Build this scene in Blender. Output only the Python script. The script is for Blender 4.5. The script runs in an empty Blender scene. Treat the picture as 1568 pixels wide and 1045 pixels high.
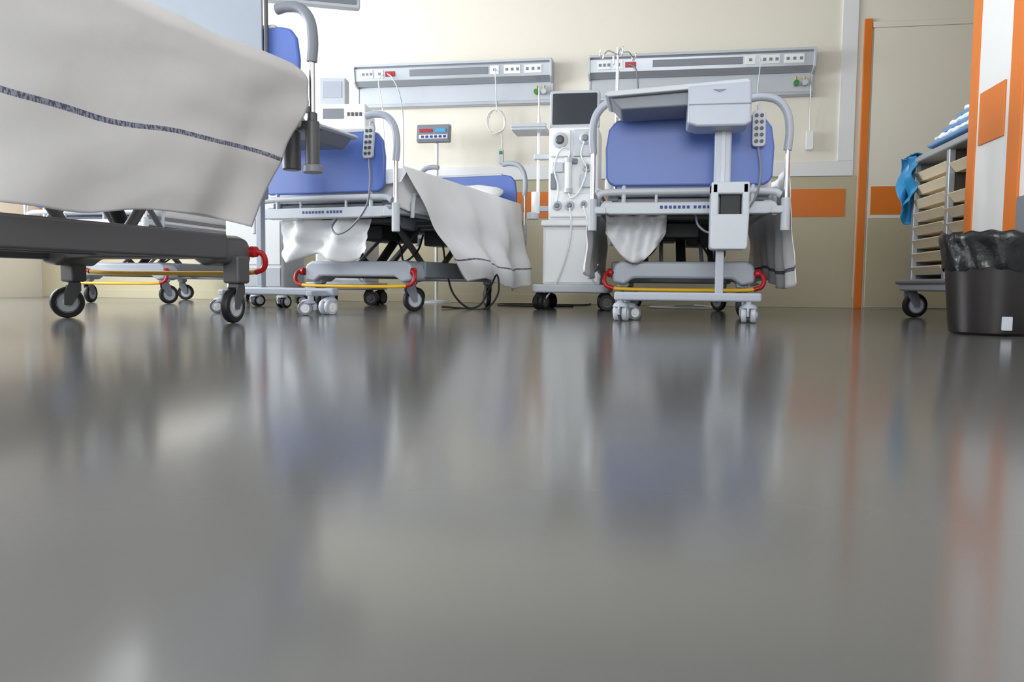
import bpy, math, random
from mathutils import Vector, Matrix, noise
random.seed(4)
S = bpy.context.scene
S.view_settings.view_transform = 'Standard'
S.view_settings.exposure = 0.08

# ------------------------------------------------------------------ materials
def lin(c):
    out = []
    for v in c:
        v = v / 255.0
        out.append(v / 12.92 if v <= 0.04045 else ((v + 0.055) / 1.055) ** 2.4)
    return (out[0], out[1], out[2], 1)

def mat(name, rgb, rough=0.5, metal=0.0, var=0.06, scale=6.0, bump=0.0, bscale=60.0,
        coat=0.0, emit=0.0, trans=0.0, ior=1.45, rvar=0.0):
    m = bpy.data.materials.new(name)
    m.use_nodes = True
    nt = m.node_tree
    b = nt.nodes['Principled BSDF']
    col = lin(rgb)
    tc = nt.nodes.new('ShaderNodeTexCoord')
    n = nt.nodes.new('ShaderNodeTexNoise')
    n.inputs['Scale'].default_value = scale
    n.inputs['Detail'].default_value = 4
    nt.links.new(tc.outputs['Object'], n.inputs['Vector'])
    mix = nt.nodes.new('ShaderNodeMix'); mix.data_type = 'RGBA'
    mix.inputs[6].default_value = tuple(x * (1 - var) for x in col[:3]) + (1,)
    mix.inputs[7].default_value = tuple(min(1, x * (1 + var)) for x in col[:3]) + (1,)
    nt.links.new(n.outputs['Fac'], mix.inputs[0])
    nt.links.new(mix.outputs[2], b.inputs['Base Color'])
    b.inputs['Roughness'].default_value = rough
    b.inputs['Metallic'].default_value = metal
    b.inputs['IOR'].default_value = ior
    b.inputs['Coat Weight'].default_value = coat
    b.inputs['Transmission Weight'].default_value = trans
    if rvar > 0:
        mr = nt.nodes.new('ShaderNodeMapRange')
        mr.inputs['To Min'].default_value = rough - rvar
        mr.inputs['To Max'].default_value = rough + rvar
        nt.links.new(n.outputs['Fac'], mr.inputs['Value'])
        nt.links.new(mr.outputs['Result'], b.inputs['Roughness'])
    if emit > 0:
        nt.links.new(mix.outputs[2], b.inputs['Emission Color'])
        b.inputs['Emission Strength'].default_value = emit
    if bump > 0:
        n2 = nt.nodes.new('ShaderNodeTexNoise')
        n2.inputs['Scale'].default_value = bscale
        n2.inputs['Detail'].default_value = 5
        nt.links.new(tc.outputs['Object'], n2.inputs['Vector'])
        bp = nt.nodes.new('ShaderNodeBump')
        bp.inputs['Strength'].default_value = bump
        bp.inputs['Distance'].default_value = 0.01
        nt.links.new(n2.outputs['Fac'], bp.inputs['Height'])
        nt.links.new(bp.outputs['Normal'], b.inputs['Normal'])
    return m

M_wall = mat('wall_cream_paint', (230, 224, 210), 0.5, var=0.03, scale=0.8, bump=0.05, bscale=120)
M_wains = mat('wall_lower_vinyl', (188, 179, 152), 0.35, var=0.04, scale=1.0)
M_trimw = mat('trim_white', (229, 229, 229), 0.4, var=0.02)
M_orange = mat('orange_vinyl', (218, 118, 34), 0.4, var=0.05)
M_ceil = mat('ceiling_white', (214, 214, 212), 0.7)
M_floor = mat('floor_grey_vinyl', (96, 95, 93), 0.15, var=0.05, scale=0.9, rvar=0.012, ior=1.48)
M_white = mat('white_plastic', (236, 237, 238), 0.35, var=0.02)
M_lgrey = mat('light_grey_plastic', (192, 197, 204), 0.35, var=0.03)
M_pgrey = mat('pale_blue_grey_plastic', (172, 178, 190), 0.28, var=0.03)
M_panel = mat('screen_panel_grey', (146, 153, 164), 0.45, var=0.03)
M_mgrey = mat('mid_grey_plastic', (124, 128, 136), 0.4, var=0.04)
M_dgrey = mat('dark_grey_steel', (84, 83, 84), 0.4, var=0.06)
M_black = mat('black_rubber', (26, 26, 28), 0.5, var=0.1)
M_screen = mat('dark_screen', (54, 58, 64), 0.15, var=0.05)
M_chrome = mat('chrome', (215, 215, 218), 0.15, metal=1.0, var=0.02)
M_alu = mat('brushed_aluminium', (174, 179, 186), 0.35, metal=0.5, var=0.04)
M_blue = mat('blue_board_plastic', (86, 112, 184), 0.36, var=0.05, scale=3)
M_bluel = mat('blue_linen', (110, 150, 195), 0.8, var=0.12, bump=0.3)
M_bluebag = mat('blue_bag', (50, 135, 185), 0.35, var=0.15)
M_sheet = mat('white_sheet_shaded', (203, 200, 199), 0.85, var=0.03, scale=3, bump=0.45, bscale=7)  # near sheet: backlit shade put into a darker base colour
M_sheet2 = mat('white_sheet_lit', (247, 247, 249), 0.85, var=0.02, scale=3, bump=0.35, bscale=11)  # lit copy of the sheet, colour raised in place of missing side light
M_yellow = mat('yellow_bumper', (220, 172, 34), 0.4)
M_red = mat('red_pedal', (172, 24, 28), 0.35)
M_green = mat('green_valve', (60, 130, 60), 0.4)
M_brass = mat('brass', (196, 160, 70), 0.3, metal=0.8)
M_tray = mat('cream_tray', (220, 206, 178), 0.45)
M_bin = mat('bin_dark_plastic', (32, 28, 29), 0.35, var=0.1)
M_liner = mat('black_bin_liner', (18, 18, 20), 0.25, var=0.2, bump=0.7, bscale=14)
M_clear = mat('clear_plastic_tube', (225, 230, 232), 0.2, var=0.02)
M_lcd = mat('lcd_blue', (70, 150, 190), 0.3, emit=0.15)
M_ledr = mat('led_red', (150, 50, 55), 0.3, emit=0.15)
M_lamp = mat('lamp_diffuser', (242, 243, 245), 0.5, emit=4.2)
M_text = mat('blue_print', (40, 60, 130), 0.5)
M_inside = mat('trolley_inner_dark', (80, 74, 68), 0.6)

def stripe_mat():
    m = bpy.data.materials.new('sheet_woven_stripe'); m.use_nodes = True
    nt = m.node_tree; b = nt.nodes['Principled BSDF']
    tc = nt.nodes.new('ShaderNodeTexCoord')
    mp = nt.nodes.new('ShaderNodeMapping'); mp.inputs['Scale'].default_value = (0, 110, 50)
    n = nt.nodes.new('ShaderNodeTexNoise'); n.inputs['Scale'].default_value = 1.0; n.inputs['Detail'].default_value = 1
    r = nt.nodes.new('ShaderNodeValToRGB')
    r.color_ramp.elements[0].position = 0.48; r.color_ramp.elements[0].color = lin((138, 140, 152))
    r.color_ramp.elements[1].position = 0.54; r.color_ramp.elements[1].color = lin((80, 82, 100))
    nt.links.new(tc.outputs['Object'], mp.inputs['Vector']); nt.links.new(mp.outputs[0], n.inputs['Vector'])
    nt.links.new(n.outputs['Fac'], r.inputs['Fac']); nt.links.new(r.outputs['Color'], b.inputs['Base Color'])
    b.inputs['Roughness'].default_value = 0.85
    return m
M_stripe = stripe_mat()

# ------------------------------------------------------------------ builders
def empty(name, loc=(0, 0, 0), rot=0.0):
    e = bpy.data.objects.new(name, None)
    e.location = loc; e.rotation_euler = (0, 0, math.radians(rot))
    e.empty_display_size = 0.1
    S.collection.objects.link(e)
    return e

def mk(name, verts, faces, m, parent=None, bevel=0.0, segs=2, angle=35, mats=None, fm=None):
    me = bpy.data.meshes.new(name)
    me.from_pydata([tuple(v) for v in verts], [], faces)
    import bmesh
    bm = bmesh.new(); bm.from_mesh(me)
    bmesh.ops.recalc_face_normals(bm, faces=bm.faces)
    bm.to_mesh(me); bm.free()
    for p in me.polygons: p.use_smooth = True
    me.set_sharp_from_angle(angle=math.radians(angle))
    o = bpy.data.objects.new(name, me)
    S.collection.objects.link(o)
    if mats:
        for mm in mats: me.materials.append(mm)
        if fm:
            for i, p in enumerate(me.polygons): p.material_index = fm[i]
    else:
        me.materials.append(m)
    if parent: o.parent = parent
    if bevel > 0:
        md = o.modifiers.new('bevel', 'BEVEL'); md.width = bevel; md.segments = segs
        md.limit_method = 'ANGLE'; md.angle_limit = math.radians(30); md.harden_normals = True
    return o

def box(name, lo, hi, m, parent=None, bevel=0.004, segs=2):
    x0, y0, z0 = lo; x1, y1, z1 = hi
    v = [(x0,y0,z0),(x1,y0,z0),(x1,y1,z0),(x0,y1,z0),(x0,y0,z1),(x1,y0,z1),(x1,y1,z1),(x0,y1,z1)]
    f = [(0,3,2,1),(4,5,6,7),(0,1,5,4),(1,2,6,5),(2,3,7,6),(3,0,4,7)]
    return mk(name, v, f, m, parent, bevel, segs)

def prism(name, poly, o, u, v, th, m, parent=None, bevel=0.0, segs=2):
    o = Vector(o); u = Vector(u).normalized(); v = Vector(v).normalized(); w = u.cross(v)
    n = len(poly)
    vs = [o + u*a + v*b - w*th/2 for a, b in poly] + [o + u*a + v*b + w*th/2 for a, b in poly]
    fs = [tuple(range(n))[::-1], tuple(range(n, 2*n))]
    fs += [(i, (i+1) % n, n+(i+1) % n, n+i) for i in range(n)]
    return mk(name, vs, fs, m, parent, bevel, segs)

def rrect(w, h, r, n=5):
    pts = []
    for cx, cy, a0 in ((w/2-r, h/2-r, 0), (-w/2+r, h/2-r, 90), (-w/2+r, -h/2+r, 180), (w/2-r, -h/2+r, 270)):
        for i in range(n+1):
            a = math.radians(a0 + 90*i/n)
            pts.append((cx + r*math.cos(a), cy + r*math.sin(a)))
    return pts

def catmull(pts, n=6):
    P = [Vector(p) for p in pts]
    if len(P) < 3: return P
    P = [2*P[0]-P[1]] + P + [2*P[-1]-P[-2]]
    out = []
    for i in range(1, len(P)-2):
        p0, p1, p2, p3 = P[i-1:i+3]
        for k in range(n):
            t = k/n
            out.append(0.5*((2*p1)+(-p0+p2)*t+(2*p0-5*p1+4*p2-p3)*t*t+(-p0+3*p1-3*p2+p3)*t**3))
    out.append(P[-2])
    return out

def tube(name, pts, r, m, parent=None, n=10, smooth=True, k=6):
    P = catmull(pts, k) if smooth else [Vector(p) for p in pts]
    vs = []; fs = []
    t = (P[1]-P[0]).normalized()
    ref = Vector((0, 0, 1)) if abs(t.z) < 0.9 else Vector((1, 0, 0))
    a = t.cross(ref).normalized()
    for i, p in enumerate(P):
        if i == 0: tt = (P[1]-P[0])
        elif i == len(P)-1: tt = (P[-1]-P[-2])
        else: tt = (P[i+1]-P[i-1])
        tt.normalize()
        a = (a - tt*a.dot(tt)).normalized()
        b = tt.cross(a)
        for j in range(n):
            an = 2*math.pi*j/n
            vs.append(p + a*math.cos(an)*r + b*math.sin(an)*r)
    for i in range(len(P)-1):
        for j in range(n):
            fs.append((i*n+j, i*n+(j+1) % n, (i+1)*n+(j+1) % n, (i+1)*n+j))
    fs.append(tuple(range(n))[::-1]); fs.append(tuple(range((len(P)-1)*n, len(P)*n)))
    return mk(name, vs, fs, m, parent, angle=50)

def cyl(name, p0, p1, r, m, parent=None, n=20, bevel=0.0):
    o = tube(name, [p0, p1], r, m, parent, n=n, smooth=False)
    if bevel > 0:
        md = o.modifiers.new('bevel', 'BEVEL'); md.width = bevel; md.segments = 2
        md.limit_method = 'ANGLE'; md.angle_limit = math.radians(50); md.harden_normals = True
    return o

def lathe(name, prof, o, axis, m, parent=None, n=28, angle=35, fn=None):
    o = Vector(o); ax = Vector(axis).normalized()
    ref = Vector((0, 0, 1)) if abs(ax.z) < 0.9 else Vector((1, 0, 0))
    a = ax.cross(ref).normalized(); b = ax.cross(a)
    vs = []; fs = []
    for i, (r, h) in enumerate(prof):
        for j in range(n):
            an = 2*math.pi*j/n
            rr = max(r, 1e-4)
            if fn: rr, hh = fn(rr, h, an, i)
            else: hh = h
            vs.append(o + ax*hh + (a*math.cos(an)+b*math.sin(an))*rr)
    for i in range(len(prof)-1):
        for j in range(n):
            fs.append((i*n+j, i*n+(j+1) % n, (i+1)*n+(j+1) % n, (i+1)*n+j))
    return mk(name, vs, fs, m, parent, angle=angle)

def cloth(name, f, ns, nt, m, parent=None, stripes=(), thick=0.003):
    vs = [f(i/ns, j/nt) for j in range(nt+1) for i in range(ns+1)]
    fs = []; fm = []
    for j in range(nt):
        for i in range(ns):
            fs.append((j*(ns+1)+i, j*(ns+1)+i+1, (j+1)*(ns+1)+i+1, (j+1)*(ns+1)+i))
            fm.append(1 if any(a <= (j+0.5)/nt <= b for a, b in stripes) else 0)
    o = mk(name, vs, fs, m, parent, angle=180, mats=[m, M_stripe], fm=fm)
    md = o.modifiers.new('solid', 'SOLIDIFY'); md.thickness = thick
    return o

def nz(x, y, z=0.0): return noise.noise(Vector((x, y, z)))

def castor(P, pre, x, y, top, R=0.065, yaw=0.0, w=0.016, body=None, dual=False, tire=None, hub=None):
    body = body or M_mgrey; tire = tire or M_black; hub = hub or M_lgrey
    d = Vector((math.sin(yaw), math.cos(yaw), 0)); ax = Vector((math.cos(yaw), -math.sin(yaw), 0))
    c = Vector((x, y, R)) + d*0.03
    offs = (-0.022, 0.022) if dual else (0.0,)
    for k, of in enumerate(offs):
        cc = c + ax*of
        lathe(f'{pre}_tire_{k}', [(R*.6,-w),(R*.93,-w),(R*.985,-w*.7),(R,-w*.3),(R,w*.3),(R*.985,w*.7),(R*.93,w),(R*.6,w)], cc, ax, tire, P, n=32)
        lathe(f'{pre}_hub_{k}', [(0,-w*1.15),(R*.25,-w*1.15),(R*.3,-w*.95),(R*.55,-w*.9),(R*.66,-w*1.02),(R*.66,w*1.02),(R*.55,w*.9),(R*.3,w*.95),(R*.25,w*1.15),(0,w*1.15)], cc, ax, hub, P, n=24)
    s0 = Vector((x, y, 0))
    if dual:
        prism(f'{pre}_fork', [(-0.03,R*0.7),(0.03+0.02,R*0.5),(0.045,R*1.3),(0.02,R*2.0),(-0.02,R*2.0),(-0.035,R*1.4)], s0, d, (0,0,1), 0.012, body, P, 0.004)
        lathe(f'{pre}_hood', [(0,R*2.25),(0.02,R*2.2),(0.034,R*2.0),(0.042,R*1.65)], c-d*0.015 - Vector((0,0,R)) , (0,0,1), body, P, n=20)
    else:
        for k, sg in enumerate((-1, 1)):
            prism(f'{pre}_fork_{k}', [(0.03+0.016,R-0.012),(0.03-0.016,R-0.014),(-0.028,R*1.75),(-0.028,R*2.12),(0.03,R*2.12),(0.045,R*1.6)], s0+ax*sg*(w+0.006), d, (0,0,1), 0.005, body, P, 0.0015)
        prism(f'{pre}_crown', [(-0.03,R*2.05),(0.03,R*2.05),(0.026,R*2.3),(-0.026,R*2.3)], s0, d, (0,0,1), 2*w+0.017, body, P, 0.004)
    cyl(f'{pre}_stem', (x, y, R*2.0), (x, y, top), 0.017, body, P, n=16)

# ------------------------------------------------------------------ room
WB = 7.55
XL, XR, YF, ZC = -6.4, 4.2, -3.2, 3.15
box('floor', (XL-.1, YF-.1, -0.1), (XR+.1, WB+.12, 0), M_floor, None, 0)
box('ceiling', (XL-.1, YF-.1, ZC), (XR+.1, WB+.12, ZC+.1), M_ceil, None, 0)
box('wall_back', (XL, WB, 0), (XR, WB+.12, ZC), M_wall, None, 0)
box('trim_1', (XL, WB-.006, 0.09), (1.775, WB, 1.17), M_wains, None, 0.001)
box('trim_2', (XL, WB-.011, 0.812), (1.685, WB-.0055, 1.058), M_orange, None, 0.001)
box('trim_3', (XL, WB-.022, 1.17), (1.74, WB, 1.300), M_trimw, None, 0.004)
box('trim_4', (1.605, WB-.022, 1.300), (1.74, WB, ZC), M_trimw, None, 0.004)
box('trim_5', (1.79, WB-.026, 0.0), (1.855, WB, 2.52), M_orange, None, 0.004)
box('baseboard_back', (XL, WB-.014, 0), (1.78, WB, 0.09), M_wains, None, 0.003)
dr = empty('door_1', (0, 0, 0))
box('leaf', (1.87, WB-.018, 0.01), (2.95, WB, 2.44), M_wall, dr, 0.004)
box('band', (1.895, WB-.024, 0.83), (2.35, WB-.017, 1.075), M_orange, dr, 0.001)
box('frame_top', (1.86, WB-.03, 2.44), (3.0, WB, 2.49), M_wall, dr, 0.004)
box('frame_side', (2.95, WB-.03, 0.0), (3.02, WB, 2.49), M_trimw, dr, 0.004)
box('kick_plate', (1.88, WB-.0215, 0.02), (2.94, WB-.017, 0.80), M_wains, dr, 0.001)
XW = 1.56
box('wall_right', (XW, YF, 0), (XW+.13, 4.39, ZC), M_trimw, None, 0.003)
box('trim_6', (XW-.006, 4.30, 0), (XW+.136, 4.396, ZC), M_orange, None, 0.002)
box('trim_7', (XW-.008, 3.98, 0.875), (XW, 4.26, 1.125), M_orange, None, 0.002)
box('trim_8', (XW-.010, 3.80, 0), (XW, 3.925, ZC), M_orange, None, 0.002)
box('trim_9', (XW-.014, 3.55, 0.30), (XW, 3.79, 0.58), M_mgrey, None, 0.004)
box('wall_far_right', (XR, 4.0, 0), (XR+.12, WB, ZC), M_wall, None, 0)
box('wall_corridor', (XW+.13, 3.9, 0), (XR+.1, 4.02, ZC), M_wall, None, 0)
def wall_with_windows(name, axis, pos, a0, a1, wins, z0, z1, wn):
    a = a0
    W = empty(name)
    def seg(nm, p, q, lo, hi):
        if axis == 'x': return box(nm, (pos-.15, p, lo), (pos, q, hi), M_wall, W, 0)
        return box(nm, (p, pos-.15, lo), (q, pos, hi), M_wall, W, 0)
    seg('below', a0, a1, 0, z0); seg('above', a0, a1, z1, ZC)
    for i, (p, q) in enumerate(wins):
        seg(f'pier_{i}', a, p, z0, z1); a = q
        E = empty(f'window_{wn+i}')
        mid = (p+q)/2
        for nm, (s, e, lo, hi) in {'left': (p, p+.06, z0, z1), 'right': (q-.06, q, z0, z1), 'mullion': (mid-.03, mid+.03, z0, z1),
                                   'sill': (p, q, z0, z0+.06), 'head': (p, q, z1-.06, z1)}.items():
            if axis == 'x': box(nm, (pos-.10, s, lo), (pos-.04, e, hi), M_trimw, E, 0.004)
            else: box(nm, (s, pos-.10, lo), (e, pos-.04, hi), M_trimw, E, 0.004)
    seg('pier_end', a, a1, z0, z1)
wall_with_windows('wall_left', 'x', XL, YF, WB, [(-2.2, 0.4), (0.9, 3.3), (3.7, 6.1)], 0.95, 2.75, 1)
wall_with_windows('wall_front', 'y', YF, XL, XW+.13, [(-5.6, -3.4), (-1.6, 1.2)], 0.95, 2.6, 4)  # rear windows out of view, put in to carry added light

def area(name, loc, rot, sx, sy, power, col=(1, 1, 1)):
    l = bpy.data.lights.new(name, 'AREA'); l.shape = 'RECTANGLE'; l.size = sx; l.size_y = sy
    l.energy = power; l.color = col
    o = bpy.data.objects.new(name, l); o.location = loc; o.rotation_euler = [math.radians(a) for a in rot]
    S.collection.objects.link(o); return o
for i, (yc, p) in enumerate(((-0.9, 45), (2.1, 150), (4.9, 255))):
    area(f'window_daylight_{i}', (XL-.03, yc, 1.85), (0, -90, 0), 1.7, 2.3, p, (0.92, 0.965, 1.0))
for i, (xc, sx, p) in enumerate(((-4.5, 2.1, 60), (-0.2, 2.7, 150))):
    area(f'rear_fill_daylight_{i}', (xc, YF-.03, 1.8), (90, 0, 0), sx, 1.55, p, (0.94, 0.975, 1.0))  # unseen rear light, added to brighten bed fronts and back wall
for i, (cx, cy) in enumerate(((-4.3, 6.2), (-1.6, 2.2), (-4.6, 2.4), (0.6, 2.6))):  # first lamp matches a floor reflection; others unseen, last one added for right-side fill
    E = empty('ceiling_fill_light' if i == 0 else f'ceiling_fill_light.{i:03d}', (cx, cy, ZC))
    box('housing', (-.32, -.62, -.05), (.32, .62, -0.0), M_white, E, 0.006)
    box('diffuser', (-.28, -.58, -.058), (.28, .58, -.05), M_lamp, E, 0.002)

W = bpy.data.worlds.new('world'); S.world = W; W.use_nodes = True
W.node_tree.nodes['Background'].inputs[0].default_value = (0.85, 0.92, 1.0, 1)
W.node_tree.nodes['Background'].inputs[1].default_value = 1.2

# ------------------------------------------------------------------ wall service units
def service_unit(name, x0, x1, dz=0.0):
    E = empty(name, (x0, WB, dz)); L = x1-x0
    prism('upper_housing', [(0,2.275),(.10,2.28),(.165,2.262),(.175,2.245),(.155,2.135),(.10,2.10),(0,2.10)], (L/2,0,0), (0,-1,0), (0,0,1), L, M_alu, E, 0.004)
    prism('lower_panel', [(0,2.10),(.055,2.10),(.055,1.90),(0,1.90)], (L/2,0,0), (0,-1,0), (0,0,1), L-.02, M_lgrey, E, 0.004)
    box('bottom_rail', (0.01, -.075, 1.905), (L-.01, -.05, 1.935), M_alu, E, 0.003)
    box('top_lip', (-.005, -.185, 2.262), (L+.005, -.02, 2.285), M_lgrey, E, 0.004)
    for k, xx in enumerate((0.0, L)):
        prism(f'end_cap_{k}', [(0,2.29),(.11,2.29),(.185,2.268),(.19,2.24),(.165,2.125),(.11,2.09),(.06,2.085),(.06,1.895),(0,1.895)], (xx,0,0), (0,-1,0), (0,0,1), .02, M_lgrey, E, 0.003)
    def plate(nm, a, b, m, z0=2.158, z1=2.232, out=.004):
        y0 = -.158-(z0-2.135)*0.18; y1 = -.158-(z1-2.135)*0.18
        v = [(a,y0-out,z0),(b,y0-out,z0),(b,y1-out,z1),(a,y1-out,z1),(a,y0+.01,z0),(b,y0+.01,z0),(b,y1+.01,z1),(a,y1+.01,z1)]
        return mk(nm, v, [(0,1,2,3),(7,6,5,4),(0,4,5,1),(1,5,6,2),(2,6,7,3),(3,7,4,0)], m, E, 0.002)
    plate('lamp_recess', L*.29, L*.69, M_mgrey, 2.165, 2.225, 0.002)
    for k, (a, b) in enumerate(((.04, .10), (.115, .155), (.70, .745), (.77, .85), (.87, .955))):
        plate(f'socket_plate_{k}', L*a, L*b, M_white)
        nn = 3 if b-a > .06 else 1
        for j in range(nn):
            c = L*(a+(b-a)*(j+.5)/nn)
            plate(f'socket_{k}_{j}', c-.013, c+.013, M_mgrey, 2.183, 2.208, 0.007)
    plate('red_socket', L*.165, L*.215, M_red, 2.17, 2.215, 0.008)
    for k, xx in enumerate((L-.14, L-.07)):
        cyl(f'gas_valve_{k}', (xx, -.05, 2.00), (xx, -.11, 2.00), .018, M_brass if k == 0 else M_white, E)
        cyl(f'gas_knob_{k}', (xx, -.10, 2.00), (xx, -.13, 2.00), .024, M_green if k == 0 else M_lgrey, E)
        cyl(f'gas_stub_{k}', (xx, -.085, 2.00), (xx, -.085, 2.06), .009, M_brass, E)
    return E, L
U1, L1 = service_unit('wall_service_unit', -2.83, -0.94, -.035)
U2, L2 = service_unit('wall_service_unit', -0.59, 1.36, -.03)
tube('plugged_cable_a', [(.34,-.19,2.19),(.40,-.22,2.14),(.46,-.2,2.0),(.47,-.12,1.8),(.46,-.08,1.4),(.44,-.06,1.05)], .006, M_lgrey, U1)
tube('plugged_cable_b', [(.30,-.19,2.19),(.27,-.24,2.10),(.29,-.2,1.9),(.28,-.1,1.5),(.27,-.06,1.1)], .005, M_white, U1)
tube('plugged_cable_a', [(.36,-.19,2.19),(.42,-.22,2.14),(.44,-.2,2.0),(.44,-.12,1.8),(.43,-.08,1.4),(.44,-.06,1.05)], .006, M_mgrey, U2)
nc = empty('nurse_call_cord', (-1.46, WB-.07, 0))
tube('cord', [(0,-.10,2.17),(0.01,-.13,2.1),(0,-.02,1.9),(0,0,1.80)], .005, M_white, nc)
cp = []
for i in range(60):
    a = i*2*math.pi/20
    cp.append((math.sin(a)*(.085+.008*math.sin(i*.7)), -.01-.0006*i, 1.70+math.cos(a)*(.11+.01*math.sin(i))))
tube('coil', cp, .005, M_white, nc, n=6, smooth=False)
tube('lower_cord', [(.04,-.02,1.62),(.06,-.02,1.52),(.05,-.02,1.40)], .005, M_white, nc)
prism('handset', rrect(.05, .14, .02), (.05,-.025,1.38), (1,0,0), (0,0,1), .03, M_lgrey, nc, 0.004)
box('button', (.035,-.046,1.40), (.065,-.038,1.43), M_green, nc, 0.002)
nc = empty('nurse_call_cord', (0.90, WB-.07, 0))
tube('cord', [(0,-.10,2.17),(0.0,-.13,2.1),(0,-.02,1.95),(0,0,1.80)], .005, M_white, nc)
nc = empty('nurse_call_handset', (1.345, WB-.05, 0))
tube('cord', [(0,-.03,1.96),(0.0,-.05,1.9),(.01,0,1.7),(.012,0,1.55)], .005, M_white, nc)
prism('handset', rrect(.065, .17, .02), (.012,-.01,1.48), (1,0,0), (0,0,1), .03, M_white, nc, 0.005)

# ------------------------------------------------------------------ hospital bed
def bed(loc, rot, H=0.59, base_y=0.34, dark=False, handset=True, iv=False, hw=0.34, zb=0.0, bs=1.0, bx=0.0, cx=0.0):
    E = empty('hospital_bed', loc, rot)
    dz = H-0.59
    cov = M_dgrey if dark else M_pgrey  # near bed cover: same plastic, backlit shade put into darker grey
    rail = M_dgrey if dark else M_lgrey
    by = base_y
    prism('base_foot_cover', [(a*bs+bx, b+zb) for a, b in [(-.40,.20),(-.405,.26),(-.39,.305),(-.35,.325),(-.24,.322),(.24,.322),(.35,.325),(.39,.305),(.405,.26),(.40,.20),(.33,.185),(.28,.222),(-.28,.222),(-.33,.185)]],
          (0, by+.12, 0), (1,0,0), (0,0,1), .22, cov, E, 0.018, 3)
    prism('base_head_cover', [(a*bs+bx, b+zb) for a, b in [(-.40,.20),(-.39,.30),(.39,.30),(.40,.20)]], (0, by+1.42, 0), (1,0,0), (0,0,1), .20, cov, E, 0.018, 3)
    for s in (-1, 1):
        n = 'left' if s < 0 else 'right'
        xr = s*.385*bs+bx
        box(f'base_rail_{n}', (xr-.03, by+.18, .215+zb), (xr+.03, by+1.45, .325+zb), M_dgrey if dark else M_mgrey, E, 0.012)
        box(f'inner_rail_{n}', (s*.20-.02+bx, by+.20, .235+zb), (s*.20+.02+bx, by+1.40, .275+zb), M_dgrey, E, 0.006)
        for k, yy in enumerate((by+.10, by+1.42)):
            xc = s*hw+cx
            castor(E, f'castor_{n}_{k}', xc, yy, .215+zb, R=.075, yaw=(0.35 if k == 0 else -0.9)*s+0.25, body=M_mgrey if not dark else M_dgrey)
            hs = .042 if dark else .034
            box(f'castor_socket_{n}_{k}', (xc-hs, yy-hs, .172), (xc+hs, yy+hs, .235+zb), cov, E, 0.012)
        xp = s*.40*bs+bx
        tube(f'brake_pedal_{n}', [(xp, by+.02, .255+zb), (xp+s*.035, by-.015, .25+zb), (xp+s*.045, by-.03, .215+zb), (xp+s*.03, by-.035, .18+zb), (xp-s*.01, by-.035, .165+zb)], .013, M_red, E)
        lathe(f'pedal_boss_{n}', [(0,-.015),(.024,-.012),(.026,.012),(0,.018)], (xp+s*.015, by+.01, .255+zb), (1,0,0), M_red, E, n=16)
    tube('foot_bumper_bar', [(a*bs+bx, by+b, c+zb) for a, b, c in [(-.39, -.035, .165), (-.30, -.04, .160), (0, -.045, .158), (.30, -.04, .160), (.39, -.035, .165)]], .011, M_yellow, E)
    zlow = .29+zb
    for s in (-1, 1):
        n = 'left' if s < 0 else 'right'
        tube(f'lift_arm_foot_{n}', [(s*.22, by+.55, zlow), (s*.22, .42, H)], .022, M_dgrey, E, smooth=False)
        tube(f'lift_arm_head_{n}', [(s*.22, by+.8, zlow), (s*.22, 1.62, H)], .022, M_dgrey, E, smooth=False)
        tube(f'tie_rod_{n}', [(s*.12, by+.20, zlow+.01), (s*.12, 1.0, H-.03)], .012, M_mgrey, E, smooth=False)
    cyl('lift_actuator', (0, by+.30, zlow+.02), (0, .95, H-.05), .03, M_black, E)
    cyl('cross_shaft_a', (-.30, by+.55, zlow), (.30, by+.55, zlow), .018, M_dgrey, E)
    cyl('cross_shaft_b', (-.30, .42, H-.01), (.30, .42, H-.01), .018, M_dgrey, E)
    box('motor_box', (-.13, .50, H-.13), (.10, .72, H-.03), M_black, E, 0.015)
    box('control_box', (-.26, .95, H-.12), (-.02, 1.25, H-.03), M_dgrey, E, 0.012)
    box('battery_box', (.05, 1.2, H-.14), (.24, 1.45, H-.03), M_dgrey, E, 0.012)
    tube('power_cable', [(.20, .9, H-.08), (.26, .7, H-.20), (.20, .62, H-.27), (.12, .70, H-.15), (.04, .6, H-.08)], .007, M_black, E)
    tube('hanging_cable', [(-.12, .5, H-.06), (-.16, .34, H-.20), (-.24, .36, H-.24), (-.30, .45, H-.06)], .006, M_black, E)
    for s in (-1, 1):
        n = 'left' if s < 0 else 'right'
        box(f'platform_rail_{n}', (s*.415-.025, .02, H), (s*.415+.025, 2.10, H+.045), rail, E, 0.008)
        box(f'mattress_support_{n}', (s*.39-.03, .05, H+.045), (s*.39+.03, 2.08, H+.075), M_mgrey, E, 0.006)
        prism(f'hinge_bracket_{n}', [(.30,H),(.55,H),(.50,H-.07),(.36,H-.07)], (s*.33,0,0), (0,1,0), (0,0,1), .012, M_mgrey, E, 0.003)
        prism(f'hinge_bracket_b_{n}', [(1.5,H),(1.8,H),(1.72,H-.08),(1.58,H-.08)], (s*.33,0,0), (0,1,0), (0,0,1), .012, M_mgrey, E, 0.003)
    for k, yy in enumerate((.35, .75, 1.15, 1.55, 2.0)):
        box(f'platform_cross_{k}', (-.40, yy-.03, H+.005), (.40, yy+.03, H+.035), M_mgrey, E, 0.006)
    box('platform_deck', (-.40, .06, H+.036), (.40, 2.08, H+.06), M_mgrey, E, 0.004)
    prism('platform_foot_beam', [(-.45,H-.022),(-.455,H+.012),(-.44,H+.032),(.44,H+.032),(.455,H+.012),(.45,H-.022),(.40,H-.032),(-.40,H-.032)], (0,.0,0), (1,0,0), (0,0,1), .07, M_lgrey, E, 0.008)
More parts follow.
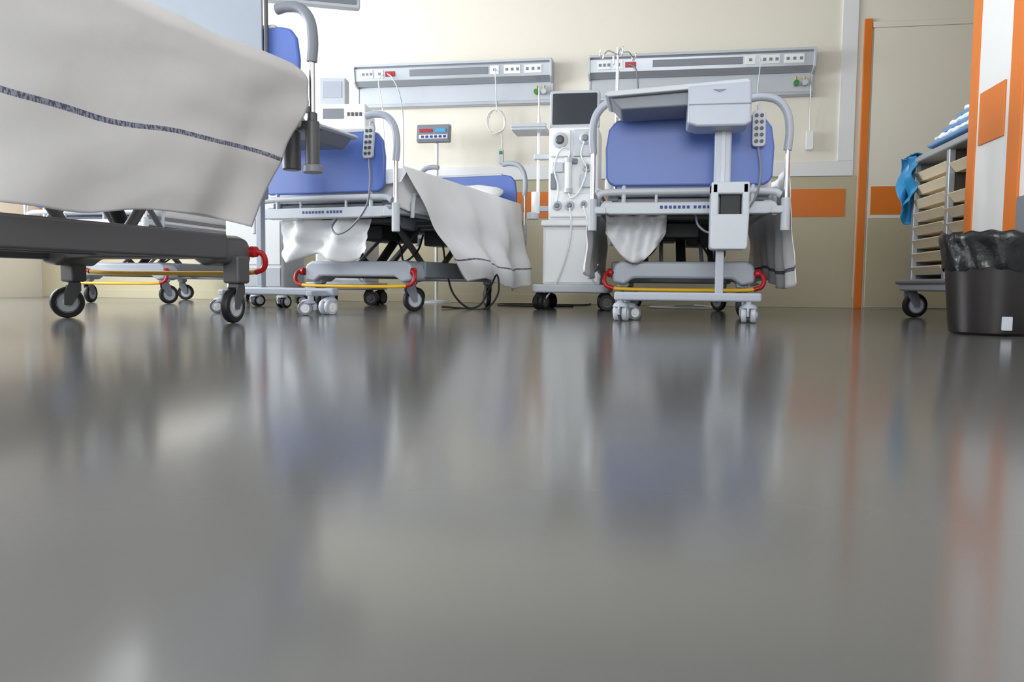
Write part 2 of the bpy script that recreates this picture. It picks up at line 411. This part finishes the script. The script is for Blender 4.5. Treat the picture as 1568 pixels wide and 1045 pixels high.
    for k in range(12):
        a = -.14+k*.023+(.012 if k > 6 else 0)
        box(f'label_letter_{k}', (a, -.0362, H-.004), (a+.015, -.0345, H+.012), M_text, E, 0)
    prism('mattress', rrect(.88, .13, .045), (0, 1.08, H+.135), (1,0,0), (0,0,1), 1.98, M_sheet2 if not dark else M_sheet, E, 0.03, 3)
    for tag, yy, up in (('foot', -.02, 0.0), ('head', 2.16, 0.03)):
        pts = [(-.41,.72),(-.425,.75),(-.43,.90),(-.415,1.00),(-.38,1.045),(-.32,1.06),(.32,1.06),(.38,1.045),(.415,1.00),(.43,.90),(.425,.75),(.41,.72),(.38,.705),(-.38,.705)]
        prism(f'{tag}board_panel', [(a, b+dz+up) for a, b in pts], (0, yy, 0), (1,0,0), (0,0,1), .03, M_blue, E, 0.012, 3)
        prism(f'{tag}board_handle_edge', [(a*1.01, b+dz+up) for a, b in ((-.30,1.052),(-.29,1.072),(.29,1.072),(.30,1.052))], (0, yy, 0), (1,0,0), (0,0,1), .04, M_lgrey, E, 0.006)
        tube(f'{tag}board_lower_bar', [(-.47, yy, .655+dz+up), (-.40, yy, .675+dz+up), (0, yy, .678+dz+up), (.40, yy, .675+dz+up), (.47, yy, .655+dz+up)], .019, M_lgrey, E)
        for s in (-1, 1):
            n = 'left' if s < 0 else 'right'
            tube(f'{tag}_corner_grip_{n}', [(s*.495, yy, .88+dz+up), (s*.502, yy, .98+dz+up), (s*.485, yy, 1.075+dz+up), (s*.435, yy, 1.135+dz+up), (s*.36, yy, 1.152+dz+up), (s*.30, yy, 1.145+dz+up)], .026 if dark else .021, M_mgrey if dark else M_pgrey, E)
            cyl(f'{tag}_corner_post_{n}', (s*.495, yy, .60+dz+up), (s*.495, yy, .89+dz+up), .014, M_chrome, E)
            cyl(f'{tag}_corner_sleeve_{n}', (s*.495, yy, .47+dz+up), (s*.495, yy, .64+dz+up), .024, M_dgrey if dark else M_lgrey, E, bevel=.006)
            box(f'{tag}_corner_bracket_{n}', (min(s*.42, s*.50), yy-.02, .56+dz), (max(s*.42, s*.50), yy+.03, .60+dz+up), rail, E, 0.008)
            cyl(f'{tag}board_stud_{n}', (s*.33, yy, .60+dz), (s*.33, yy, .72+dz+up), .012, M_lgrey, E)
            cyl(f'{tag}board_stud_in_{n}', (s*.16, yy, .60+dz), (s*.16, yy, .69+dz+up), .008, M_lgrey, E)
            if dark and tag == 'foot':
                cyl(f'bumper_roller_{n}', (s*.37, yy-.01, .37+dz), (s*.37, yy-.01, .56+dz), .045, M_dgrey, E, bevel=.008)
                cyl(f'corner_drop_{n}', (s*.495, yy, .38+dz), (s*.495, yy, .60+dz), .034, M_dgrey, E, bevel=.008)
                cyl(f'bumper_flange_{n}', (s*.495, yy, .35+dz), (s*.495, yy, .39+dz), .048, M_mgrey, E, bevel=.008)
    for s in (-1, 1):
        n = 'left' if s < 0 else 'right'
        tube(f'side_rail_{n}', [(s*.475, .22, H-.02), (s*.478, .24, H+.10), (s*.48, .32, H+.13), (s*.48, 1.1, H+.13), (s*.48, 1.84, H+.13), (s*.478, 1.92, H+.10), (s*.475, 1.94, H-.02)], .013, M_lgrey, E)
        tube(f'side_rail_low_{n}', [(s*.475, .24, H+.02), (s*.475, 1.92, H+.02)], .011, M_lgrey, E, smooth=False)
    if handset:
        prism('handset_body', rrect(.066, .19, .02), (.345, -.065, .985+dz), (1,0,0), (0,0.12,1), .022, M_lgrey, E, 0.005)
        for r in range(5):
            for c in range(2):
                zz = .985+dz+.065-r*.033
                lathe(f'handset_button_{r}_{c}', [(0,.006),(.009,.005),(.010,-.002)], (.345+(-.013 if c else .013), -.078+.12*(.065-r*.033), zz), (0,-1,0), M_dgrey, E, n=10)
        tube('handset_hook', [(.345,-.05,1.07+dz),(.345,-.05,1.10+dz),(.345,-.02,1.105+dz),(.345,.0,1.07+dz)], .006, M_lgrey, E)
        tube('handset_cord', [(.345,-.065,.89+dz),(.36,-.08,.76+dz),(.33,-.07,.62+dz),(.22,-.06,.50+dz),(.12,-.05,.46+dz),(.06,-.02,.50+dz),(.05,.05,.56+dz)], .006, M_mgrey, E)
    if iv:
        cyl('iv_pole', (-.38, .09, H), (-.38, .09, 1.34+dz), .010, M_chrome, E)
        cyl('iv_pole_upper', (-.38, .09, 1.33+dz), (-.38, .09, 1.46+dz), .006, M_chrome, E)
        for k in range(4):
            a = k*math.pi/2+.3; ca, sa = math.cos(a), math.sin(a)
            c = Vector((-.38, .09, 1.42+dz))
            tube(f'iv_hook_{k}', [c, c+Vector((ca*.05, sa*.05, .02)), c+Vector((ca*.075, sa*.075, .0)), c+Vector((ca*.085, sa*.085, -.025)), c+Vector((ca*.10, sa*.10, .0)), c+Vector((ca*.095, sa*.095, .02))], .004, M_chrome, E, n=6)
        cyl('iv_clamp', (-.38, .09, 1.14+dz), (-.38, .09, 1.18+dz), .018, M_mgrey, E)
    return E

# right-hand bed
B1 = bed((0.18, 4.33, 0), 0, iv=True)
def f_l(s, t):
    y = .10+1.75*s; z = .72-t*(.46+.05*math.sin(s*9)+.06*nz(s*4, 2))
    x = -.505-.014*math.sin(s*40)*t-.02*nz(s*6, t*3)-.035*t
    return Vector((x, y, z))
cloth('sheet_side_left', f_l, 70, 20, M_sheet2, B1)
def f_r(s, t):
    y = .06+1.82*s; z = .80-t*(.60+.03*math.sin(s*7))
    x = .515+.016*math.sin(s*36)*t+.02*nz(s*6, t*3, 4)+.06*t
    return Vector((x, y, z))
cloth('sheet_side_right', f_r, 70, 30, M_sheet2, B1, stripes=((.83, .88),))
def f_u(s, t):
    x = -.44+.34*s; sag = math.sin(math.pi*s)
    return Vector((x, .30+.03*math.sin(s*18+t*3)+.03*nz(s*5, t*5), .58-t*(.10+.17*sag)))
cloth('sheet_hanging_fold', f_u, 30, 14, M_sheet2, B1)

# left-hand middle bed
B2 = bed((-1.95, 4.60, 0), -11, H=0.60)
def f_b2(s, t):
    y = (.06+.80*t**1.15)*(1-s)+(2.06)*s
    z = .87-.03*s - t*(.72-.07*abs(math.sin(s*3.2+.9))+.02*nz(s*7, 1))
    g = min(1, t*1.6)
    fold = .030*math.sin(s*17+t*3+1)*g + .012*math.sin(s*37-t*4)*g + .06*nz(s*4, t*3, 7)*g
    x = .505+.07*t+fold*.9
    return Vector((x, y, z))
cloth('blanket_side', f_b2, 110, 60, M_sheet2, B2, stripes=((.78, .80), (.81, .82)))
def f_b2in(s, t):
    return Vector((.462+.012*nz(s*9, t*4, 2), .04+2.02*s, .86-.02*s-t*(.225+.02*math.sin(s*8))))
cloth('undersheet_side', f_b2in, 60, 14, M_sheet2, B2)
def f_b2t(s, t):
    y = .02+2.04*s; x = -.42+.925*t
    z = .83+.03*nz(s*6, t*5, 1)+.05*math.exp(-((s-.10)/.15)**2)
    e = max(0, (t-.8)/.2)
    z = z*(1-e)+(.872-.03*s)*e
    if s < .05: z -= .10*(1-s/.05)
    return Vector((x, y, z))
cloth('blanket_top', f_b2t, 100, 40, M_sheet2, B2)
def f_b2u(s, t):
    x = -.43+.66*s
    return Vector((x, .12+.05*math.sin(s*15+t*2)+.04*nz(s*4, t*4, 3), .575-t*(.24+.03*math.sin(s*11))))
cloth('hanging_bag', f_b2u, 36, 16, M_sheet2, B2)
def pillow(name, c, sx, sy, sz, m, P, rx=0.0):
    vs = []; fs = []; n = 24; k = 12
    def pw(v, e): return math.copysign(abs(v)**e, v)
    for i in range(k+1):
        ph = -math.pi/2+math.pi*i/k
        for j in range(n):
            th = 2*math.pi*j/n
            x = sx*pw(math.cos(ph), .5)*pw(math.cos(th), .5); y = sy*pw(math.cos(ph), .5)*pw(math.sin(th), .5); z = sz*math.sin(ph)
            z *= (1-.45*(abs(x/sx)**3+abs(y/sy)**3)*.8); z += .012*nz(x*8, y*8, z*3)
            v = Matrix.Rotation(rx, 3, 'X') @ Vector((x, y, z))
            vs.append(v+Vector(c))
    for i in range(k):
        for j in range(n): fs.append((i*n+j, i*n+(j+1) % n, (i+1)*n+(j+1) % n, (i+1)*n+j))
    return mk(name, vs, fs, m, P, angle=180)
pillow('pillow', (.10, 1.85, .90), .30, .19, .07, M_sheet2, B2, .3)

# far-left bed
B3 = bed((-4.15, 5.35, 0), 0, H=0.60)
# near bed at the left, foot end pointing away from the viewer, raised high
B4 = bed((-2.12, 3.75, 0), 171.0, H=0.95, dark=True, handset=False, hw=0.465, zb=0.06, bs=1.24, bx=0.085, cx=0.065)
prism('foot_screen_panel', rrect(.80, .78, .02), (.16, .012, 1.56), (1,0,0), (0,0,1), .014, M_panel, B4, 0.004)
cyl('screen_post', (-.262, .014, 1.18), (-.262, .014, 1.96), .010, M_dgrey, B4)
cyl('screen_post_far', (.57, .014, 1.18), (.57, .014, 1.96), .010, M_dgrey, B4)
def f_near(s, t):
    if t < .25:
        q = t/.25; x = .40-.82*q; zt = 1.225+.012*math.sin(s*7+q*3)+.02*nz(s*8, q*3)
        return Vector((x, .03+2.9*s, zt))
    q = (t-.25)/.75
    y0 = .02 if q < .24 else .02+(q-.24)/.76*.46
    y = y0+(2.96-y0)*s
    zb_ = .435+.022*math.sin(s*11)+.02*nz(s*7, 0, 5)-.02*(1-s)
    zt = 1.225+.012*math.sin(s*7+3)+.02*nz(s*8, 3)
    z = zt+(zb_-zt)*q
    r = min(1, q/.12)
    x = -.42-.085*math.sin(r*math.pi/2)
    amp = q**1.2
    x -= .013*amp*math.sin(s*30+1.5*math.sin(s*9)+q*1.5)+.05*amp*nz(s*6, q*1.0, 2)+.010*nz(s*9, q*5, 9)*min(1, q*4)
    x += .016*nz(s*4+q*2.0, q*3.3-s*4, 12)*min(1, q*3)
    x -= .008*math.sin((s*14-q*9)+3*nz(s*3, q*3))*math.exp(-s*2.5)*min(1, q*5)*(1-q*.5)
    return Vector((x, y, z))
cloth('draped_sheet', f_near, 170, 112, M_sheet, B4, stripes=((.698, .718),))

# ------------------------------------------------------------------ overbed tables
def overbed(loc, rot, drawer=True, hz=0.0):
    E = empty('overbed_table', loc, rot)
    box('base_bar', (-.36, -.025, .105), (.36, .035, .150), M_pgrey, E, 0.012)
    for s in (-1, 1):
        n = 'left' if s < 0 else 'right'
        castor(E, f'castor_{n}', s*.33+(-.03 if s > 0 else 0), 0, .11, R=.045, w=.012, dual=True, body=M_pgrey, tire=M_lgrey, hub=M_white, yaw=.2)
        castor(E, f'castor_back_{n}', s*.30, .16, .11, R=.040, w=.012, dual=True, body=M_pgrey, tire=M_mgrey, hub=M_white, yaw=1.0)
        box(f'foot_link_{n}', (s*.30-.02, 0, .105), (s*.30+.02, .18, .135), M_pgrey, E, 0.008)
    box('post', (.135, -.02, .14), (.175, .02, .70), M_pgrey, E, 0.006)
    box('column', (.115, -.03, .66), (.195, .03, 1.00+hz), M_pgrey, E, 0.010)
    box('column_cover', (.145, -.036, .67), (.165, -.028, .98+hz), M_lgrey, E, 0.002)
    if drawer:
        prism('lift_housing_lower', [(-.09,.37),(-.09,.53),(.09,.53),(.085,.37),(.075,.36),(-.08,.36)], (.19,-.03,0), (1,0,0), (0,0,1), .12, M_lgrey, E, 0.012, 3)
        box('lift_housing_grip_left', (.10, -.09, .52), (.135, .03, .68), M_lgrey, E, 0.008)
        box('lift_housing_grip_right', (.245, -.09, .52), (.28, .03, .68), M_lgrey, E, 0.008)
        box('lift_housing_top', (.10, -.09, .625), (.28, .03, .685), M_lgrey, E, 0.01)
        box('lift_housing_recess', (.145, -.06, .52), (.24, .01, .63), M_black, E, 0.003)
        prism('table_bracket_box', [(-.145,.95),(-.145,1.125),(.145,1.14),(.15,.95),(.12,.935),(-.10,.935)], (.12,-.06,0), (1,0,0), (0,0,1), .20, M_pgrey, E, 0.012, 3)
        box('bracket_seam', (-.02, -.162, 1.035), (.265, -.159, 1.040), M_mgrey, E, 0)
        prism('bracket_latch', [(-.03,0),(.03,0),(0,-.012)], (.12,-.162,1.105), (1,0,0), (0,0,1), .006, M_mgrey, E)
    prism('table_top', [(a, b+hz) for a, b in [(-.42,1.098),(-.40,1.115),(.25,1.155),(.262,1.14),(.262,1.128),(-.40,1.088)]], (0,.03,0), (1,0,0), (0,0,1), .36, M_lgrey, E, 0.006)
    prism('table_underside', [(a, b+hz) for a, b in [(-.395,1.09),(-.34,1.03),(.20,1.05),(.25,1.125)]], (0,.03,0), (1,0,0), (0,0,1), .30, M_mgrey, E, 0.010)
    return E
overbed((0.18, 4.08, 0), 0)
overbed((-2.10, 4.34, 0), 169, drawer=False, hz=-.09)

# ------------------------------------------------------------------ dialysis machines
def dialysis(loc, rot, module=False):
    E = empty('dialysis_machine', loc, rot)
    prism('base', rrect(.56, .62, .06), (0, .02, .155), (1,0,0), (0,1,0), .06, M_lgrey, E, 0.015, 3)
    for i, (x, y) in enumerate(((-.23, -.23), (.23, -.23), (-.23, .27), (.23, .27))):
        castor(E, f'castor_{i}', x, y, .13, R=.058, w=.018, dual=True, body=M_black, hub=M_dgrey, yaw=.5+i)
    box('lower_cabinet', (-.21, -.20, .18), (.21, .26, .62), M_white, E, 0.02, 3)
    box('cabinet_door', (-.19, -.206, .20), (.19, -.198, .58), M_white, E, 0.004)
    box('cabinet_shelf', (-.22, -.24, .60), (.22, .26, .645), M_white, E, 0.012)
    box('upper_body', (-.18, -.16, .64), (.18, .20, 1.315), M_white, E, 0.02, 3)
    box('front_module_top', (-.165, -.185, 1.10), (-.02, -.155, 1.29), M_white, E, 0.008)
    box('front_module_side', (.0, -.185, 1.10), (.165, -.155, 1.29), M_lgrey, E, 0.008)
    box('front_module_low', (-.165, -.185, .67), (.165, -.155, .84), M_white, E, 0.008)
    def dial(n, x, z, r, m=M_mgrey):
        lathe(f'{n}_housing', [(0,.03),(r*.7,.03),(r*.95,.022),(r,.0),(r*1.05,-.01)], (x,-.18,z), (0,-1,0), M_lgrey, E, n=24)
        lathe(f'{n}_rotor', [(0,.044),(r*.35,.044),(r*.55,.036),(r*.6,.02)], (x,-.18,z), (0,-1,0), m, E, n=18)
    dial('blood_pump', -.095, 1.215, .058, M_dgrey)
    dial('second_pump', .085, 1.225, .045, M_mgrey)
    dial('coupling_a', -.11, .75, .036); dial('coupling_b', -.02, .75, .036); dial('coupling_c', .08, .76, .028)
    dial('sensor', .10, 1.02, .03)
    box('clamp_a', (-.15, -.19, .99), (-.07, -.155, 1.06), M_lgrey, E, 0.006)
    box('clamp_b', (-.03, -.20, 1.05), (.03, -.155, 1.085), M_mgrey, E, 0.004)
    box('level_detector', (.05, -.20, .88), (.13, -.155, .97), M_lgrey, E, 0.006)
    box('heparin_pump', (-.16, -.20, .87), (-.12, -.155, .98), M_mgrey, E, 0.004)
    cyl('dialyzer', (-.03, -.215, .86), (-.03, -.215, 1.06), .026, M_clear, E, bevel=.004)
    cyl('dialyzer_cap_top', (-.03, -.215, 1.055), (-.03, -.215, 1.085), .031, M_lgrey, E)
    cyl('dialyzer_cap_low', (-.03, -.215, .84), (-.03, -.215, .87), .031, M_lgrey, E)
    tube('blood_line_a', [(-.03,-.215,1.08),(-.02,-.23,1.14),(-.07,-.24,1.15),(-.11,-.23,1.10),(-.13,-.22,1.0),(-.10,-.22,.88),(-.11,-.22,.78)], .006, M_clear, E)
    tube('blood_line_b', [(-.03,-.215,.85),(.0,-.24,.80),(.06,-.24,.86),(.10,-.22,1.0),(.06,-.22,1.10),(.08,-.22,1.2)], .006, M_clear, E)
    tube('drain_line', [(-.02,-.21,.75),(.0,-.25,.60),(-.03,-.26,.40),(-.10,-.25,.20),(-.20,-.2,.06)], .007, M_clear, E)
    tube('drain_line_b', [(.08,-.21,.75),(.12,-.25,.60),(.11,-.26,.40),(.14,-.25,.25),(.20,-.2,.16)], .007, M_clear, E)
    cyl('monitor_neck', (0, 0, 1.30), (0, 0, 1.36), .05, M_lgrey, E)
    if not module:
        prism('monitor_casing', rrect(.36, .27, .02), (0.0, -.10, 1.445), (1,0,0), (0,.1,1), .05, M_lgrey, E, 0.008)
        prism('monitor_screen', rrect(.32, .225, .008), (0.0, -.127, 1.448), (1,0,0), (0,.1,1), .006, M_screen, E)
        cyl('side_pole_top', (-.27, -.05, 1.42), (-.27, -.05, 1.62), .006, M_chrome, E)
    else:
        box('top_module', (-.17, -.16, 1.34), (.20, .16, 1.62), M_white, E, 0.015, 3)
        box('top_module_panel', (-.15, -.166, 1.50), (.02, -.158, 1.58), M_mgrey, E, 0.003)
        box('top_module_grille', (-.15, -.166, 1.37), (.18, -.158, 1.42), M_lgrey, E, 0.003)
        for k in range(4):
            box(f'top_module_key_{k}', (.05+k*.033, -.168, 1.52), (.07+k*.033, -.158, 1.55), M_dgrey, E, 0.002)
        box('upper_display', (-.20, -.10, 1.62), (.02, .02, 1.84), M_lgrey, E, 0.012, 3)
        box('upper_display_screen', (-.17, -.104, 1.68), (-.01, -.098, 1.81), M_pgrey, E, 0.002)
    cyl('side_pole', (-.27, -.05, .70), (-.27, -.05, 1.42), .011, M_white, E)
    box('pole_mount_low', (-.30, -.08, .72), (-.17, -.02, .76), M_lgrey, E, 0.006)
    box('pole_mount_high', (-.30, -.08, 1.10), (-.17, -.02, 1.14), M_lgrey, E, 0.006)
    cyl('bicarbonate_holder', (-.28, -.10, .70), (-.28, -.10, .86), .032, M_white, E, bevel=.006)
    cyl('holder_cup', (-.30, -.10, .66), (-.30, -.10, .71), .045, M_lgrey, E, bevel=.006)
    box('tray', (-.46, -.16, 1.30), (-.20, .10, 1.325), M_lgrey, E, 0.008)
    box('tray_rim', (-.46, -.17, 1.32), (-.20, -.155, 1.345), M_lgrey, E, 0.004)
    return E
dialysis((-.565, 5.95, 0), 0)
dialysis((-2.50, 6.35, 0), 6, True)
tb = empty('floor_power_cable')
tube('cable', [(-.62, 6.5, .008), (-.9, 6.35, .008), (-1.2, 6.55, .008), (-1.3, 6.9, .008), (-1.05, 7.1, .008), (-.7, 6.9, .008), (-.55, 7.1, .008), (-.55, 7.5, .008)], .007, M_black, tb)
tube('drain_hose', [(.2, 6.9, .01), (.0, 6.6, .01), (.3, 6.3, .01), (.55, 6.6, .01), (.4, 7.4, .01)], .008, M_clear, tb)
tb = empty('hanging_power_cable')
tube('cable', [(-1.45, 5.45, .52), (-1.42, 5.47, .30), (-1.38, 5.5, .12), (-1.28, 5.55, .012), (-1.15, 5.6, .012), (-1.08, 5.65, .12), (-1.10, 5.7, .25), (-1.16, 5.72, .15), (-1.25, 5.7, .012), (-1.5, 5.65, .012)], .007, M_black, tb)

# bedside cabinet
bc = empty('bedside_cabinet', (-2.72, 5.35, 0), 4)
box('carcass', (-.21, -.20, .12), (.21, .22, .80), M_white, bc, 0.03, 4)
box('top', (-.23, -.22, .80), (.23, .24, .835), M_white, bc, 0.012)
box('door', (-.19, -.208, .30), (.19, -.198, .77), M_white, bc, 0.004)
box('drawer', (-.19, -.208, .15), (.19, -.198, .28), M_lgrey, bc, 0.004)
for i, (x, y) in enumerate(((-.17, -.16), (.17, -.16), (-.17, .18), (.17, .18))):
    castor(bc, f'castor_{i}', x, y, .13, R=.045, w=.012, dual=True, body=M_lgrey, hub=M_white, yaw=.4*i)

# patient scale display on a stand
ps = empty('patient_scale', (-1.99, 7.30, 0))
lathe('base', [(0,.03),(.03,.03),(.12,.018),(.135,.0)], (0,0,0), (0,0,1), M_lgrey, ps)
cyl('stand', (0,0,.02), (0,0,1.52), .016, M_white, ps)
prism('display_housing', rrect(.32, .165, .012), (-.02,-.03,1.57), (1,0,0), (0,.15,1), .045, M_mgrey, ps, 0.005)
prism('display_face', rrect(.29, .135, .006), (-.02,-.056,1.572), (1,0,0), (0,.15,1), .004, M_mgrey, ps)
prism('display_led', rrect(.12, .03, .004), (-.09,-.060,1.595), (1,0,0), (0,.15,1), .004, M_ledr, ps)
prism('display_lcd', rrect(.10, .035, .004), (.05,-.060,1.595), (1,0,0), (0,.15,1), .004, M_lcd, ps)
prism('display_keys_strip', rrect(.27, .035, .004), (-.02,-.064,1.538), (1,0,0), (0,.15,1), .003, M_white, ps)
for k in range(6):
    prism(f'key_{k}', rrect(.028, .022, .003), (-.12+k*.042,-.066,1.538), (1,0,0), (0,.15,1), .006, M_text, ps)

# television hung from the ceiling
tv = empty('ceiling_television', (-2.30, 5.25, 0), 24)
cyl('pole', (0, .06, 2.35), (0, .06, ZC), .025, M_lgrey, tv)
prism('casing', rrect(.62, .38, .02), (0, 0, 2.24), (1,0,0), (0,.12,1), .06, M_lgrey, tv, 0.01)
prism('screen', rrect(.57, .33, .01), (0, -.033, 2.24), (1,0,0), (0,.12,1), .004, M_mgrey, tv)

# ------------------------------------------------------------------ supply trolley
st = empty('supply_trolley', (1.60, 4.43, 0))
LT, DT = .92, .50
for k, yy in enumerate((.02, .35, LT)):
    for j, xx in enumerate((-0.005, DT)):
        box(f'post_{k}_{j}', (xx, yy-.022, .20), (xx+.035, yy+.022, .955), M_alu, st, 0.005)
box('top_panel', (-.02, 0, .945), (DT+.05, LT+.03, .985), M_alu, st, 0.01)
box('back_panel', (DT+.01, 0, .22), (DT+.02, LT, .95), M_inside, st, 0.002)
box('end_panel', (0.01, LT-.012, .22), (DT, LT, .95), M_mgrey, st, 0.002)
box('divider', (0.03, .345, .22), (DT, .355, .95), M_inside, st, 0.002)
box('chassis', (-.05, -.03, .165), (DT+.06, LT+.06, .215), M_pgrey, st, 0.015, 3)
box('bumper', (-.065, -.04, .205), (DT+.075, LT+.09, .235), M_mgrey, st, 0.012)
for r in range(8):
    z = .262+r*.082
    prism(f'tray_far_{r}', [(.02,.0),(-.012,.048),(.0,.054),(.48,.054),(.48,0)], (0, (.385+LT-.025)/2, z), (1,0,0), (0,0,1), LT-.025-.385, M_tray, st, 0.003)
    if r not in (6,):
        prism(f'tray_near_{r}', [(.02+.01*(r % 2),.0),(-.02+.01*(r % 2),.048),(.0,.054),(.48,.054),(.48,0)], (0, .185, z-.02), (1,0,0), (0,0,1), .28, M_tray, st, 0.003)
for i, (x, y) in enumerate(((.02, .05), (DT-.03, .05), (.0, LT-.02), (DT-.03, LT-.04))):
    castor(st, f'castor_{i}', x, y, .175, R=.076, w=.020, body=M_mgrey, hub=M_lgrey, yaw=1.35)
def f_bag(s, t):
    return Vector((-.07+.16*s+.015*math.sin(t*9), .97+.03*math.sin(s*8+t*6)+.03*math.sin(t*3), .99-t*(.36+.05*math.sin(s*5))))
cloth('hanging_bag_end', f_bag, 20, 24, M_bluebag, st)
def f_bag2(s, t):
    return Vector((-.035+.02*math.sin(t*11)+.01*math.sin(s*9), .98-.16*s, .99-t*(.34-.08*s)))
cloth('hanging_bag_side', f_bag2, 16, 24, M_bluebag, st)
def f_bag3(s, t):
    return Vector((-.05+.22*s, .79+.20*t, .995+.012*nz(s*5, t*5)))
cloth('hanging_bag_top', f_bag3, 14, 12, M_bluebag, st)
lp = empty('folded_linen_stack', (1.60, 4.43, 1.012))
for k in range(7):
    def f_fold(s, t, k=k):
        a = 2*math.pi*t
        ex = .21*(1-.05*k); ez = .018
        return Vector((.20+.01*k+ex*math.copysign(abs(math.cos(a))**.4, math.cos(a)), .02+(.66-.05*k)*s, .006+k*.033+ez*math.copysign(abs(math.sin(a))**.6, math.sin(a))+.012*nz(s*9, t*7, k*3)*(1 if k else 0)))
    cloth(f'layer_{k}', f_fold, 30, 30, M_bluel if k % 2 == 0 else M_sheet2, lp)

# ------------------------------------------------------------------ waste bin
wb = empty('waste_bin', (1.352, 3.47, 0))
ZS = .90
lathe('body', [(r*.98, h*ZS) for r, h in [(0,.004),(.150,.004),(.158,.012),(.163,.05),(.178,.24),(.190,.40),(.196,.405),(.196,.425),(.186,.425),(.150,.05),(0,.03)]], (0,0,0), (0,0,1), M_bin, wb, n=48)
def lf(r, h, an, i):
    w = 1+.018*math.sin(an*13+i)+.03*nz(math.cos(an)*4, math.sin(an)*4, i*.6)
    return r*w, h+.006*math.sin(an*5+1)*(1 if i < 2 else .3)+.004*math.sin(an*17)
lathe('liner', [(r*.985, h*ZS) for r, h in [(.188,.285),(.191,.30),(.194,.34),(.198,.38),(.204,.41),(.205,.437),(.198,.446),(.186,.436),(.178,.38),(.16,.2)]], (0,0,0), (0,0,1), M_liner, wb, n=96, angle=180, fn=lf)
a = math.radians(-94)
prism('label', rrect(.036, .052, .003), (.162*math.cos(a), .162*math.sin(a), .05), (-math.sin(a), math.cos(a), 0), (0, 0, 1), .006, M_lgrey, wb)

# ------------------------------------------------------------------ camera
cam = bpy.data.cameras.new('camera'); cam.sensor_width = 36; cam.lens = 28.0; cam.clip_start = .02
co = bpy.data.objects.new('camera', cam); S.collection.objects.link(co)
R = Matrix.Rotation(math.radians(9.8), 4, 'Z') @ Matrix.Rotation(math.radians(90-4.055), 4, 'X') @ Matrix.Rotation(.010, 4, 'Z')
co.matrix_world = Matrix.Translation((0, 0, .18)) @ R
S.camera = co
